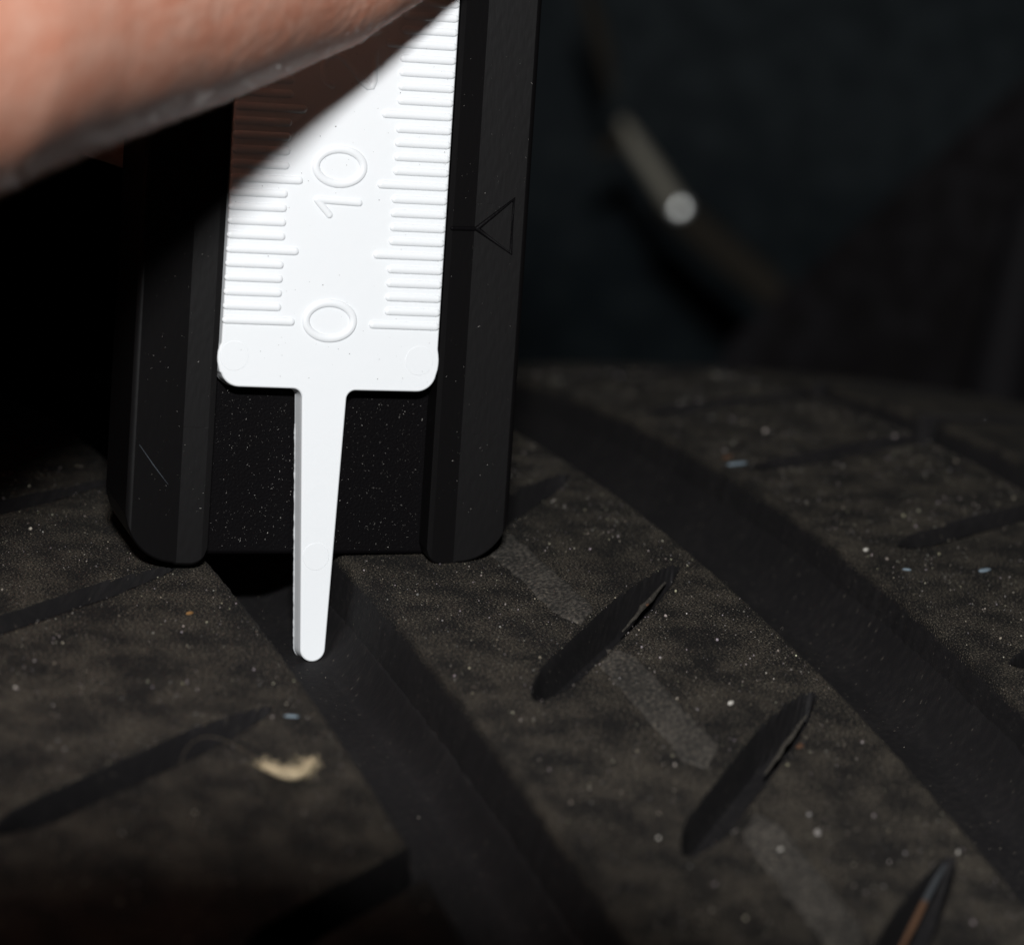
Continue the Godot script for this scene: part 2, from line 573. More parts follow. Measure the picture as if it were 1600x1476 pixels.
func holder_rail(sg: float) -> ArrayMesh:
	var xs := PackedFloat32Array()
	var zs := PackedFloat32Array()
	var bs := PackedFloat32Array()
	# across from the lip of the channel to the outer side
	for k in 31:
		var x := 8.22 + (14.30 - 8.22) * k / 30.0
		if k == 11: x = 10.38
		xs.append(x)
		var z := -0.2 if x < 8.6 else lerpf(-0.2, -0.42, clampf((x - 8.6) / 1.78, 0.0, 1.0))
		if x > 10.3: z = -0.42 + 0.125 * (x - 10.38)
		if x > 13.95: z -= 0.28 * pow((x - 13.95) / 0.35, 2.0)
		zs.append(z)
		var y := 6.85
		if x < 9.5: y += 1.25 * (1.0 - sqrt(maxf(0.0, 1.0 - pow((9.5 - x) / 1.29, 2.0))))
		if x > 10.4: y += 0.12 + 3.9 * (1.0 - sqrt(maxf(0.0, 1.0 - pow((x - 10.4) / 3.92, 2.0))))
		bs.append(y + (0.18 if sg > 0 else -0.02))
	var ys := [0.0, 0.08, 0.22, 0.5, 1.0]
	var n := xs.size()
	var b := Build.new()
	b.uv_scale = 0.06
	var loops := []
	for k in n:
		var loop := PackedVector3Array()
		var x := xs[k] * sg
		loop.append(Vector3(x, bs[k] + 1.1, -6.0))
		loop.append(Vector3(x, bs[k] + 0.0, zs[k] - 0.22))
		loops.append(loop)
	# bottom
	b.rings(loops, false, sg < 0)
	loops = []
	for k in n:
		var loop := PackedVector3Array()
		var x := xs[k] * sg
		loop.append(Vector3(x, bs[k], zs[k] - 0.22))
		loop.append(Vector3(x, bs[k] + 0.07, zs[k] - 0.07))
		loop.append(Vector3(x, bs[k] + 0.22, zs[k]))
		for y in [14.0, 20.0, 30.0, 50.0, 75.0]: loop.append(Vector3(x, y, zs[k]))
		loops.append(loop)
	# the face: lip, slope and outer face are smooth in themselves and meet at edges
	b.rings(loops.slice(0, 3), false, sg < 0)
	b.rings(loops.slice(2, 12), false, sg < 0)
	b.rings(loops.slice(11, 29), false, sg < 0)
	b.rings(loops.slice(28, 31), false, sg < 0)
	for k in [0, n - 1]:
		var x: float = xs[k] * sg
		var zb := -2.3 if k == 0 else -6.0
		var yb: float = bs[k]
		b.rings([PackedVector3Array([Vector3(x, yb, zs[k] - 0.22), Vector3(x, yb + 0.22, zs[k]), Vector3(x, 75, zs[k])]), PackedVector3Array([Vector3(x, yb + 1.1 * (0.4 if k == 0 else 1.0), zb), Vector3(x, yb + 1.4, zb), Vector3(x, 75, zb)])], false, (k == 0) == (sg > 0))
	b.quad(Vector3(14.3 * sg, 75, zs[n - 1]), Vector3(14.3 * sg, 75, -6.0), Vector3(8.22 * sg, 75, -6.0), Vector3(8.22 * sg, 75, zs[0]))
	return b.done()

func channel_mesh() -> ArrayMesh:
	var b := Build.new()
	b.uv_scale = 0.06
	var w := 8.5
	b.rings([PackedVector3Array([Vector3(-w, 7.35, -2.35), Vector3(-w, 7.45, -2.16), Vector3(-w, 7.7, -2.05), Vector3(-w, 40, -2.05), Vector3(-w, 75, -2.05)]), PackedVector3Array([Vector3(w, 7.55, -2.35), Vector3(w, 7.65, -2.16), Vector3(w, 7.9, -2.05), Vector3(w, 40, -2.05), Vector3(w, 75, -2.05)])], false, false)
	b.quad(Vector3(-w, 7.85, -6.0), Vector3(w, 8.0, -6.0), Vector3(w, 7.55, -2.35), Vector3(-w, 7.35, -2.35))
	b.quad(Vector3(14.3, 11.0, -6.01), Vector3(-14.3, 11.0, -6.01), Vector3(-14.3, 75, -6.01), Vector3(14.3, 75, -6.01))
	b.quad(Vector3(w, 7.9, -6.0), Vector3(-w, 7.8, -6.0), Vector3(-w, 11.0, -6.01), Vector3(w, 11.0, -6.01))
	return b.done()

func stroke(pts: Array, r := 0.30, flat := 0.62, z := -0.01) -> ArrayMesh:
	var path := []
	var rad := []
	for p in pts:
		path.append(Vector3(p[0], p[1], p[2] if p.size() > 2 else z))
		rad.append(r)
	return bar(path, rad, 12, true, flat)

func oval(cx: float, cy: float, rx: float, ry: float, r := 0.29) -> ArrayMesh:
	var b := Build.new()
	var loops := []
	for k in 49:
		var a := TAU * k / 48.0
		var c := Vector3(cx + rx * cos(a), cy + ry * sin(a), -0.01)
		var out := Vector3(cos(a) / rx, sin(a) / ry, 0).normalized()
		var loop := PackedVector3Array()
		for i in 12:
			var f := TAU * i / 12.0
			loop.append(c + out * r * cos(f) + Vector3(0, 0, 0.62 * r * sin(f)))
		loops.append(loop)
	b.rings(loops, true, true)
	return b.done()

func disc(cx: float, cy: float, r: float) -> ArrayMesh:
	var b := Build.new()
	b.uv_scale = 0.1
	var o := arc(Vector2(cx, cy), r, 0, 352, 44)
	b.cap(inset(o, 0.035), 0.022)
	b.rings([at_z(inset(o, 0.035), 0.022), at_z(o, -0.02)])
	return b.done()

func pebble(seed_: int) -> ArrayMesh:
	var r := RandomNumberGenerator.new()
	r.seed = seed_
	var b := Build.new()
	var loops := []
	var k0 := [r.randf_range(0.7, 1.2), r.randf_range(0.7, 1.2), r.randf_range(0.5, 1.0)]
	for j in 5:
		var th := PI * j / 4.0
		var loop := PackedVector3Array()
		for i in 6:
			var a := TAU * i / 6.0 + j * 0.4
			var rr := r.randf_range(0.75, 1.15) * (sin(th) + 0.02)
			loop.append(Vector3(rr * cos(a) * k0[0], cos(th) * k0[1], rr * sin(a) * k0[2]))
		loops.append(loop)
	b.rings(loops, true, true)
	return b.done()

func scatter(called: String, mesh: Mesh, where: Array, cols: PackedColorArray, parent: Node, material: Material) -> MultiMeshInstance3D:
	var mm := MultiMesh.new()
	mm.transform_format = MultiMesh.TRANSFORM_3D
	mm.use_colors = true
	mm.mesh = mesh
	mm.instance_count = where.size()
	for k in where.size():
		mm.set_instance_transform(k, where[k])
		mm.set_instance_color(k, cols[k])
	var o := MultiMeshInstance3D.new()
	o.name = numbered(called, parent)
	o.multimesh = mm
	o.material_override = material
	o.set_meta("kind", "stuff")
	parent.add_child(o, true)
	return o

func spin() -> Basis:
	return Basis(Vector3(rng.randf_range(-1, 1), rng.randf_range(-1, 1), rng.randf_range(-1, 1)).normalized(), rng.randf() * TAU)

func build_gauge() -> void:
	var A := Vector3(0.99874473, -0.04452125, 0.02295258)
	var N := Vector3(0.04789176, 0.98301308, -0.17717694)
	var C := Vector3(-0.01467454, 0.17805378, 0.98391133)
	var g := base("tread_depth_gauge", Transform3D(Basis(A, N, C).orthonormalized().scaled(Vector3.ONE * 0.9954), Vector3(-0.37, -6.5, 1.07) * MM))
	tag(g, "black tread depth gauge with white scaled slider, standing in the tyre groove", "depth gauge")
	put("channel_plate", channel_mesh(), M.black_rough, g)
	put("holder_rail", holder_rail(-1.0), M.black, g)
	put("holder_rail", holder_rail(1.0), M.black, g).set_meta("label", "right rail carrying the raised triangle pointer")
	var sl := put("slider", slider_mesh(), M.white, g)
	sl.set_meta("label", "white plastic slider with raised millimetre scale and pin")
	for k in 25:
		var y := 24.36 + k * 0.997
		var long := k % 5 == 0
		put("tick_mark", stroke([[7.72, y], [3.0 if long else 4.1, y]]), M.white, sl)
		put("tick_mark", stroke([[-7.84, y], [-3.1 if long else -4.15, y]]), M.white, sl)
	put("digit_zero", oval(-0.23, 24.52, 1.76, 1.26), M.white, sl)
	var one := SurfaceTool.new()
	one.append_from(stroke([[-1.68, 33.05], [1.42, 32.96]], 0.27), 0, Transform3D())
	one.append_from(stroke([[-0.72, 32.02], [-1.68, 33.03]], 0.26), 0, Transform3D())
	put("digit_one", one.commit(), M.white, sl)
	put("digit_zero", oval(-0.15, 35.43, 1.76, 1.22), M.white, sl)
	put("digit_two", stroke([[-1.05, 41.1], [-1.45, 41.3], [-1.78, 41.9], [-1.8, 42.5], [-1.5, 43.1], [-0.9, 43.3], [-0.3, 43.0], [0.4, 42.3], [1.2, 41.4], [1.62, 41.12], [1.88, 41.16], [2.0, 41.5], [1.98, 43.6]], 0.25), M.white, sl)
	put("digit_zero", oval(-0.1, 45.6, 1.76, 1.22), M.white, sl)
	put("moulding_mark", disc(-7.1, 21.84, 1.07), M.white, sl)
	put("moulding_mark", disc(6.66, 21.88, 1.07), M.white, sl)
	put("moulding_mark", disc(-0.22, 7.62, 1.0), M.white, sl)
	# pointer on the right rail
	var line := stroke([[8.6, 31.45, -0.17], [10.5, 31.48, -0.42]], 0.16, 0.8)
	put("pointer_line", line, M.black_rough, g)
	put("pointer_triangle", stroke([[10.55, 31.5, -0.38], [13.1, 33.75, -0.06], [13.12, 29.85, -0.06], [10.55, 31.5, -0.38]], 0.19, 0.9), M.black_rough, g)
	var tri := Build.new()
	tri.uv_scale = 0.06
	tri.rings([PackedVector3Array([Vector3(10.7, 31.5, -0.30), Vector3(11.8, 32.4, -0.16), Vector3(13.0, 33.5, -0.01)]), PackedVector3Array([Vector3(10.7, 31.49, -0.30), Vector3(11.8, 31.5, -0.16), Vector3(13.0, 31.8, -0.01)]), PackedVector3Array([Vector3(10.7, 31.48, -0.30), Vector3(11.8, 30.75, -0.16), Vector3(13.0, 30.0, -0.01)])], false, true)
	put("pointer_plate", tri.done(), M.black, g)
	put("scratch", bar([Vector3(-13.6, 15.4, -0.02), Vector3(-12.5, 14.0, -0.155), Vector3(-11.3, 12.6, -0.305)], [0.015, 0.035, 0.012], 6), M.scratch, g)
	# dust on the sunken plate and on the rails
	var where := []
	var cols := PackedColorArray()
	for k in 1500:
		var x := rng.randf_range(-8.0, 8.0)
		var y := rng.randf_range(7.8, 19.4)
		var z := -2.04
		if k > 1180:
			x = rng.randf_range(8.6, 13.9) * (-1.0 if rng.randf() < 0.5 else 1.0)
			y = rng.randf_range(10.0, 44.0)
			z = lerpf(-0.2, -0.42, clampf((absf(x) - 8.6) / 1.78, 0.0, 1.0)) + maxf(0.0, 0.125 * (absf(x) - 10.38))
		var r := 0.011 * exp(rng.randfn(0.0, 0.45))
		var stretch := Vector3(1, 1, 1) if rng.randf() < 0.75 else Vector3(0.6, rng.randf_range(2.0, 5.0), 0.6)
		where.append(Transform3D((spin() * Basis.from_scale(stretch)).scaled(Vector3.ONE * r), Vector3(x, y, z) * MM))
		var v := rng.randf_range(0.1, 0.55)
		cols.append(Color(v, v * 0.95, v * 0.88))
	scatter("dust", pebble(3), where, cols, g, M.grit)
	# dark specks on the white slider
	where = []
	cols = PackedColorArray()
	for k in 150:
		var x := rng.randf_range(-7.8, 7.8)
		var y := rng.randf_range(20.3, 45.0)
		where.append(Transform3D(spin().scaled(Vector3.ONE * 0.016 * exp(rng.randfn(0.0, 0.5))), Vector3(x, y, 0.0 if absf(x) < 3.0 else 0.1) * MM))
		cols.append(Color(0.03, 0.025, 0.02))
	scatter("dirt_specks", pebble(4), where, cols, g, M.grit)

# ---------------------------------------------------------------- hand
func build_hand() -> void:
	# joints in world millimetres, each with a radius
	var chains := []
	var bones := []
	var web := []
	for chain in [HAND_THUMB, HAND_INDEX, HAND_MIDDLE, HAND_RING, HAND_LITTLE, HAND_PALM]:
		var list := []
		for k in chain.size() - 1: list.append([chain[k], chain[k + 1]])
		chains.append(list)
		bones.append_array(list)
	for c in [HAND_INDEX, HAND_MIDDLE, HAND_RING, HAND_LITTLE]: web.append([c[-1], HAND_PALM[1]])
	web.append([HAND_INDEX[-1], HAND_PALM[0]])
	web.append([HAND_THUMB[-1], HAND_PALM[0]])
	web.append([HAND_THUMB[-1], HAND_PALM[1]])
	web.append([HAND_INDEX[-1], HAND_MIDDLE[-1]])
	web.append([HAND_MIDDLE[-1], HAND_RING[-1]])
	web.append([HAND_RING[-1], HAND_LITTLE[-1]])
	chains.append(web)
	bones.append_array(web)
	var cell := 1.5
	var lo := Vector3(1e9, 1e9, 1e9)
	var hi := -lo
	for b in bones:
		for e in b:
			lo = lo.min(Vector3(e[0], e[1], e[2]) - Vector3.ONE * (e[3] + 6.0))
			hi = hi.max(Vector3(e[0], e[1], e[2]) + Vector3.ONE * (e[3] + 6.0))
	var nx := int((hi.x - lo.x) / cell) + 2
	var ny := int((hi.y - lo.y) / cell) + 2
	var nz := int((hi.z - lo.z) / cell) + 2
	var f := PackedFloat32Array()
	f.resize(nx * ny * nz)
	var sharp := 1.0
	for chain in chains:
		var near := PackedFloat32Array()
		near.resize(nx * ny * nz)
		near.fill(9.0)
		var b0 := Vector3(nx, ny, nz)
		var b1 := Vector3.ZERO
		for b in chain:
			var a := Vector3(b[0][0], b[0][1], b[0][2])
			var e := Vector3(b[1][0], b[1][1], b[1][2])
			var ra: float = b[0][3]
			var rb: float = b[1][3]
			var d := e - a
			var dd := maxf(d.length_squared(), 1e-6)
			var m := maxf(ra, rb) + 5.0
			var c0 := ((a.min(e) - Vector3.ONE * m - lo) / cell).floor().max(Vector3.ZERO)
			var c1 := ((a.max(e) + Vector3.ONE * m - lo) / cell).ceil().min(Vector3(nx - 1, ny - 1, nz - 1))
			b0 = b0.min(c0)
			b1 = b1.max(c1)
			for z in range(int(c0.z), int(c1.z) + 1):
				for y in range(int(c0.y), int(c1.y) + 1):
					var row := (z * ny + y) * nx
					for x in range(int(c0.x), int(c1.x) + 1):
						var p := lo + Vector3(x, y, z) * cell - a
						var h := clampf(p.dot(d) / dd, 0.0, 1.0)
						var dist := (p - d * h).length() - lerpf(ra, rb, h)
						if dist < near[row + x]: near[row + x] = dist
		for z in range(int(b0.z), int(b1.z) + 1):
			for y in range(int(b0.y), int(b1.y) + 1):
				var row := (z * ny + y) * nx
				for x in range(int(b0.x), int(b1.x) + 1):
					if near[row + x] < 5.0: f[row + x] += exp(-sharp * maxf(near[row + x], -18.0))
	# to distances; the thumb pad is pressed flat on the slider's face, the other fingers on the holder's back
	var C := Vector3(-0.01467454, 0.17805378, 0.98391133)
	var tip := Vector3(-0.37, -6.5, 1.07)
	for z in nz:
		for y in ny:
			for x in nx:
				var k := (z * ny + y) * nx + x
				var v := 5.0 if f[k] < 0.02 else -log(f[k]) / sharp
				if v < 4.0:
					var q := lo + Vector3(x, y, z) * cell
					var pl := (q - tip).dot(C)
					if q.x > -16.0 and q.x < 17.0:
						v = maxf(v, minf(0.22 - pl, pl + 6.2))
				f[k] = v
	var at := PackedInt32Array()
	at.resize(nx * ny * nz)
	var vs := PackedVector3Array()
	var ns := PackedVector3Array()
	var off := [0, 1, nx, nx + 1, nx * ny, nx * ny + 1, nx * ny + nx, nx * ny + nx + 1]
	var corner := []
	for k in 8: corner.append(Vector3(k & 1, (k >> 1) & 1, k >> 2))
	var edges := [[0, 1], [2, 3], [4, 5], [6, 7], [0, 2], [1, 3], [4, 6], [5, 7], [0, 4], [1, 5], [2, 6], [3, 7]]
	for z in nz - 1:
		for y in ny - 1:
			for x in nx - 1:
				var k := (z * ny + y) * nx + x
				var neg := 0
				for c in 8:
					if f[k + off[c]] < 0.0: neg += 1
				at[k] = -1
				if neg == 0 or neg == 8: continue
				var sum := Vector3.ZERO
				var cnt := 0
				for e in edges:
					var a := f[k + off[e[0]]]
					var b := f[k + off[e[1]]]
					if (a < 0.0) != (b < 0.0):
						sum += corner[e[0]].lerp(corner[e[1]], a / (a - b))
						cnt += 1
				at[k] = vs.size()
				vs.append(lo + (Vector3(x, y, z) + sum / cnt) * cell)
				var gx := f[k + 1] + f[k + off[3]] + f[k + off[5]] + f[k + off[7]] - f[k] - f[k + off[2]] - f[k + off[4]] - f[k + off[6]]
				var gy := f[k + off[2]] + f[k + off[3]] + f[k + off[6]] + f[k + off[7]] - f[k] - f[k + 1] - f[k + off[4]] - f[k + off[5]]
				var gz := f[k + off[4]] + f[k + off[5]] + f[k + off[6]] + f[k + off[7]] - f[k] - f[k + 1] - f[k + off[2]] - f[k + off[3]]
				ns.append(Vector3(gx, gy, gz).normalized())
	var idx := PackedInt32Array()
	var sx := 1
	var sy := nx
	var sz := nx * ny
	for z in range(1, nz - 1):
		for y in range(1, ny - 1):
			for x in range(1, nx - 1):
				var k := (z * ny + y) * nx + x
				var inside := f[k] < 0.0
				for ax in 3:
					var s: int = [sx, sy, sz][ax]
					if (f[k + s] < 0.0) == inside: continue
					var u: int = [sy, sz, sx][ax]
					var w: int = [sz, sx, sy][ax]
					var a := at[k - u - w]
					var b := at[k - w]
					var c := at[k]
					var d := at[k - u]
					if a < 0 or b < 0 or c < 0 or d < 0: continue
					if inside: idx.append_array(PackedInt32Array([a, c, b, a, d, c]))
					else: idx.append_array(PackedInt32Array([a, b, c, a, c, d]))
	var arr := []
	arr.resize(Mesh.ARRAY_MAX)
	for k in vs.size(): vs[k] *= MM
	arr[Mesh.ARRAY_VERTEX] = vs
	arr[Mesh.ARRAY_NORMAL] = ns
	arr[Mesh.ARRAY_INDEX] = idx
	var mesh := ArrayMesh.new()
	mesh.add_surface_from_arrays(Mesh.PRIMITIVE_TRIANGLES, arr)
	# pale dry flakes and down on the thumb's underside
	var where := []
	var cols := PackedColorArray()
	var below := Vector3(-0.031, -0.95, 0.311).normalized()
	var eye := Vector3(-79.7, 85.5, 230.4)
	for k in vs.size():
		var p := vs[k] / MM
		if p.x < -48.0 or p.x > 9.0 or p.y > 60.0 or p.z < -14.0: continue
		var nn := ns[k]
		var low := nn.dot(below)
		if low < 0.66 or nn.dot((eye - p).normalized()) < -0.3: continue
		for j in 13:
			var q := p + Vector3(rng.randf_range(-1, 1), rng.randf_range(-1, 1), rng.randf_range(-1, 1))
			q += nn * (p - q).dot(nn)
			if lump_noise.get_noise_3d(q.x * 14.0, q.y * 14.0, q.z * 14.0) < lerpf(0.4, -0.5, clampf((low - 0.66) * 4.0, 0.0, 1.0)): continue
			var grain_size := 0.042 * exp(rng.randfn(0.0, 0.4)) * (0.6 if p.x > -9.0 else 1.0)
			var stretch := Vector3(1, 0.35, 1) if rng.randf() < 0.6 else Vector3(0.25, rng.randf_range(2.0, 4.5), 0.25)
			where.append(Transform3D((spin() * Basis.from_scale(stretch)).scaled(Vector3.ONE * grain_size), (q + nn * rng.randf_range(0.0, 0.16)) * MM))
			var v := rng.randf_range(0.6, 0.8)
			cols.append(Color(v, v * 0.98, v * 0.96))
	var o := put("person", mesh, M.skin)
	# the nail, on the side turned up and away from the slider
	var t0 := Vector3(5.2, 48.0, -5.3)
	var ax := (Vector3(-10.7, 45.5, 3.8) - t0).normalized()
	var d0 := (C - ax * C.dot(ax)).normalized()
	var w0 := ax.cross(d0)
	if w0.y < 0.0: w0 = -w0
	var nb := Build.new()
	var loops := []
	for i in 13:
		var ph := deg_to_rad(lerpf(-4.0, 78.0, i / 12.0))
		var loop := PackedVector3Array()
		for j in 9:
			var along := j / 8.0
			var x := lerpf(-4.2 + 2.2 * pow(absf(i - 6.0) / 6.0, 2.0), 9.5 - 1.6 * pow(absf(i - 6.0) / 6.0, 2.0), along)
			var r := (lerpf(7.0, 8.2, clampf(x / 4.7, 0.0, 1.0)) if x < 4.7 else lerpf(8.2, 9.2, (x - 4.7) / 8.0)) + 0.3 - 1.0 * pow(absf(i - 6.0) / 6.0, 4.0) - (0.8 if j == 8 else 0.0)
			if x < 0.0: r -= 0.06 * x * x
			loop.append(t0 + ax * x + (d0 * cos(ph) + w0 * sin(ph)) * r)
		loops.append(loop)
	nb.rings(loops, false)
	put("thumb_nail", nb.done(), M.nail, o)
	scatter("dry_skin_flakes", pebble(90), where, cols, o, M.grit)
	tag(o, "bare hand with its thumb pressed on the white slider and fingers behind the holder", "person")

const HAND_THUMB = [[5.2, 48.0, -5.3, 7.0], [0.8, 47.2, -4.0, 8.2], [-4.9, 45.8, -0.7, 9.0], [-10.7, 45.5, 3.8, 9.6], [-16.8, 45.7, 9.8, 10.2], [-25.5, 46.1, 19.1, 10.7], [-34.1, 46.6, 29.0, 11.2], [-40.9, 46.8, 37.5, 11.6], [-48.5, 47.6, 46.0, 11.8], [-58.0, 50.0, 54.0, 12.0], [-70.0, 55.0, 54.0, 13.0], [-86.0, 63.0, 36.0, 15.0]]
const HAND_INDEX = [[10.2, 28.0, -19.4, 7.4], [-6.5, 32.0, -21.8, 8.6], [-26.5, 39.3, -24.4, 9.4], [-63.0, 55.0, -22.0, 11.0]]
const HAND_MIDDLE = [[14.0, 48.0, -24.4, 7.4], [-8.0, 51.0, -25.4, 8.6], [-30.0, 58.0, -27.0, 9.4], [-70.0, 71.0, -26.0, 11.5]]
const HAND_RING = [[10.0, 66.0, -26.5, 7.0], [-9.0, 69.0, -26.0, 8.2], [-33.0, 76.0, -29.0, 9.0], [-76.0, 88.0, -28.0, 11.0]]
const HAND_LITTLE = [[-3.0, 82.0, -25.0, 6.0], [-18.0, 84.0, -27.0, 7.0], [-40.0, 91.0, -29.0, 8.0], [-82.0, 102.0, -28.0, 10.0]]
const HAND_PALM = [[-84.0, 70.0, 14.0, 15.0], [-104.0, 82.0, -4.0, 18.0], [-120.0, 92.0, -12.0, 20.0], [-155.0, 92.0, -6.0, 22.0], [-240.0, 117.0, -10.0, 32.0]]

# ---------------------------------------------------------------- litter on the tread
func build_litter() -> void:
	var ribs := [[-34.0, -7.8, 0.3], [3.0, 28.8, 0.38], [41.8, 63.8, 0.32]]
	for kind in 2:
		var where := []
		var cols := PackedColorArray()
		for k in 15000:
			var f := rng.randf()
			var r: Array = ribs[0] if f < 0.3 else ribs[1] if f < 0.68 else ribs[2]
			var t := rng.randf_range(r[0], r[1])
			var s := rng.randf_range(-75.0, 66.0)
			if lump_noise.get_noise_2d(t * 2.5 + 40.0, s * 2.5) < rng.randf_range(-0.5, 0.35): continue
			var over := false
			for c in all_cuts:
				if cut(t, s, c) < -0.05:
					over = true
					break
			if over: continue
			var size := (0.020 if kind == 0 else 0.028) * exp(rng.randfn(0.0, 0.55))
			if rng.randf() < 0.012: size *= 1.9
			where.append(Transform3D(spin().scaled(Vector3.ONE * size), on_tyre(t, s, size * 0.3 + 0.02) * MM))
			var v := 0.06 + 0.3 * pow(rng.randf(), 1.8) * (1.0 if rng.randf() < 0.93 else 1.8)
			cols.append(Color(v, v * rng.randf_range(0.82, 0.98), v * rng.randf_range(0.62, 0.95)))
		for k in 160:
			var g: Array = [[-6.0, 1.5], [31.0, 40.0]][k % 2]
			var t := rng.randf_range(g[0], g[1])
			var s := rng.randf_range(-60.0, 60.0)
			var size := 0.02 * exp(rng.randfn(0.0, 0.45))
			where.append(Transform3D(spin().scaled(Vector3.ONE * size), on_tyre(t, s, -GROOVE + size) * MM))
			var v := rng.randf_range(0.1, 0.4)
			cols.append(Color(v, v * 0.9, v * 0.75))
		var o := scatter("grit", pebble(20 + kind), where, cols, self, M.grit)
		o.set_meta("label", ["fine pale grit strewn over the dusty tread ribs", "coarser tan grit strewn over the dusty tread ribs"][kind])
	# tan fluff with a long hair, on the left rib
	var b := []
	var fl := base("plant_fluff", Transform3D(Basis(), on_tyre(-12.0, 31.6, 0.0) * MM))
	tag(fl, "tan tuft of fluff with one long curled hair on the left rib", "fluff")
	var e0 := on_tyre(-12.0, 31.6, 0.0)
	var body := []
	var rad := []
	for k in 9:
		var f := k / 8.0
		body.append(on_tyre(-13.6 + 3.4 * f, 31.4 + 1.6 * sin(f * PI) - 0.6 * f, 0.35) - e0)
		rad.append(0.36 * sin(PI * clampf(f * 0.75 + 0.16, 0, 1)) + 0.03)
	put("fluff_body", bar(body, rad, 9), M.fluff, fl)
	var hairs := Build.new()
	for k in 300:
		var f := rng.randf()
		var p: Vector3 = body[int(f * 8)]
		var d := Vector3(rng.randf_range(-1, 1), rng.randf_range(-0.1, 0.9), rng.randf_range(-1, 1)).normalized()
		var l := rng.randf_range(0.4, 1.15)
		var loops := []
		for j in 4:
			var c := p + d * l * j / 3.0 + Vector3(0.25, -0.1, 0.2) * pow(j / 3.0, 2) * rng.randf_range(-1, 1)
			var w := 0.03 * (1.0 - j / 3.4)
			loops.append(PackedVector3Array([c + Vector3(w, 0, 0), c + Vector3(-w, w, 0), c + Vector3(0, -w, w)]))
		hairs.rings(loops)
	put("fuzz", hairs.done(), M.fluff, fl)
	var hair := []
	var hr := []
	for k in 14:
		var f := k / 13.0
		hair.append(on_tyre(-13.5 - 5.2 * f, 30.8 - 3.4 * sin(f * 2.3) + 2.2 * f * f * f, 0.3 + 0.5 * sin(f * PI)) - e0)
		hr.append(0.016)
	put("hair", bar(hair, hr, 6), mat("fine brown hair", lin(0.10, 0.08, 0.052), 0.8), fl)
	# single chips: t, s, size (long, high, wide), turn, material, label
	for c in [
		[20.6, 26.3, Vector3(0.50, 0.22, 0.26), 0.5, "chip_white", "small white chip lying on the middle rib between two slanted cuts"],
		[-9.6, 24.4, Vector3(0.62, 0.12, 0.2), -0.3, "chip_blue", "pale blue-grey flake at the right edge of the left rib"],
		[42.9, -22.6, Vector3(1.5, 0.15, 0.7), 0.2, "chip_blue", "blue-grey flake beside the far groove, at a cut of the third rib"],
		[42.9, -24.6, Vector3(1.0, 0.25, 0.5), 0.5, "bark", "orange brown crumb just behind the blue-grey flake of the third rib"],
		[50.3, 6.0, Vector3(0.75, 0.12, 0.5), 0.4, "chip_blue", "blue-grey flake near the right edge of the picture on the third rib"],
		[44.2, 5.2, Vector3(0.42, 0.12, 0.28), -0.4, "chip_blue", "blue-grey flake close to the groove edge of the third rib, nearest the camera"],
		[42.9, 0.9, Vector3(0.34, 0.24, 0.26), 0.1, "chip_white", "cream grain at the inner end of the third rib's cut"],
		[15.9, 45.2, Vector3(0.26, 0.2, 0.22), 0.3, "chip_white", "pale round grain beside the worn stripe, low on the middle rib"],
		[27.4, 47.0, Vector3(0.26, 0.18, 0.2), 0.9, "chip_white", "pale grain near the grey twig, toward the groove edge"],
		[8.6, 42.8, Vector3(0.2, 0.15, 0.2), 0.2, "chip_white", "pale grain at the left edge of the middle rib near the bottom"]]:
		var o := put("chip", pebble(int(c[0] * 7) + 100), M[c[4]])
		o.transform = Transform3D(Basis(Vector3.UP, c[3]) * Basis.from_scale(c[2] * 0.8), on_tyre(c[0], c[1], c[2].y * 0.5) * MM)
		tag(o, c[5], "flake" if c[4] == "chip_blue" else "grain")
	# a twig caught in a cut, then grey strips painting lit cut walls
	var tw := base("twig", Transform3D(Basis(), on_tyre(22.5, 52.0, 0) * MM))
	tag(tw, "grey twig with an orange end caught in the cut at the lower right", "twig")
	var w0 := on_tyre(22.5, 52.0, 0)
	put("grey_end", bar([on_tyre(26.0, 48.0, -0.1) - w0, on_tyre(24.4, 49.9, 0.1) - w0, on_tyre(22.6, 52.0, 0.0) - w0], [0.1, 0.2, 0.21], 9), M.twig, tw)
	put("orange_end", bar([on_tyre(22.6, 52.0, 0.0) - w0, on_tyre(21.0, 53.9, -0.2) - w0, on_tyre(19.4, 55.7, -0.5) - w0], [0.21, 0.22, 0.15], 9), mat("orange bark", lin(0.085, 0.040, 0.018), 0.9), tw)
	for e in [[[25.4, 3.6], [19.4, 10.4], "dark grey strip added as the lit inner wall of the cut nearest the gauge on the middle rib"], [[25.9, 27.2], [20.4, 33.2], "dark grey strip added as the lit inner wall of the second cut of the middle rib"]]:
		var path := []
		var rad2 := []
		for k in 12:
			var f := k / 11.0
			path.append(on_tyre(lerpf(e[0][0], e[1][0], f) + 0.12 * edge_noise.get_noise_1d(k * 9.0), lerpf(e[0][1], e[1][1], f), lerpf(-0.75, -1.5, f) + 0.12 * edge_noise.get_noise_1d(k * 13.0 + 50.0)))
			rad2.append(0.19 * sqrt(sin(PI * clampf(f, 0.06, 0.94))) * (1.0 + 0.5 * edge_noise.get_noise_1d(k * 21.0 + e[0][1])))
		var sl := put("lit_wall_strip", bar(path, rad2, 8), M.lit_wall)  # added strip; its grey stands for light on the wall of the cut
		tag(sl, e[2], "lit_wall")
	var ch := put("bark_crumb", pebble(61), M.bark)
	ch.transform = Transform3D(Basis(Vector3.UP, 0.8) * Basis.from_scale(Vector3(0.55, 0.12, 0.3)), on_tyre(22.9, 32.6, 0.0) * MM)
	tag(ch, "rust brown crumb beside the second cut of the middle rib", "crumb")
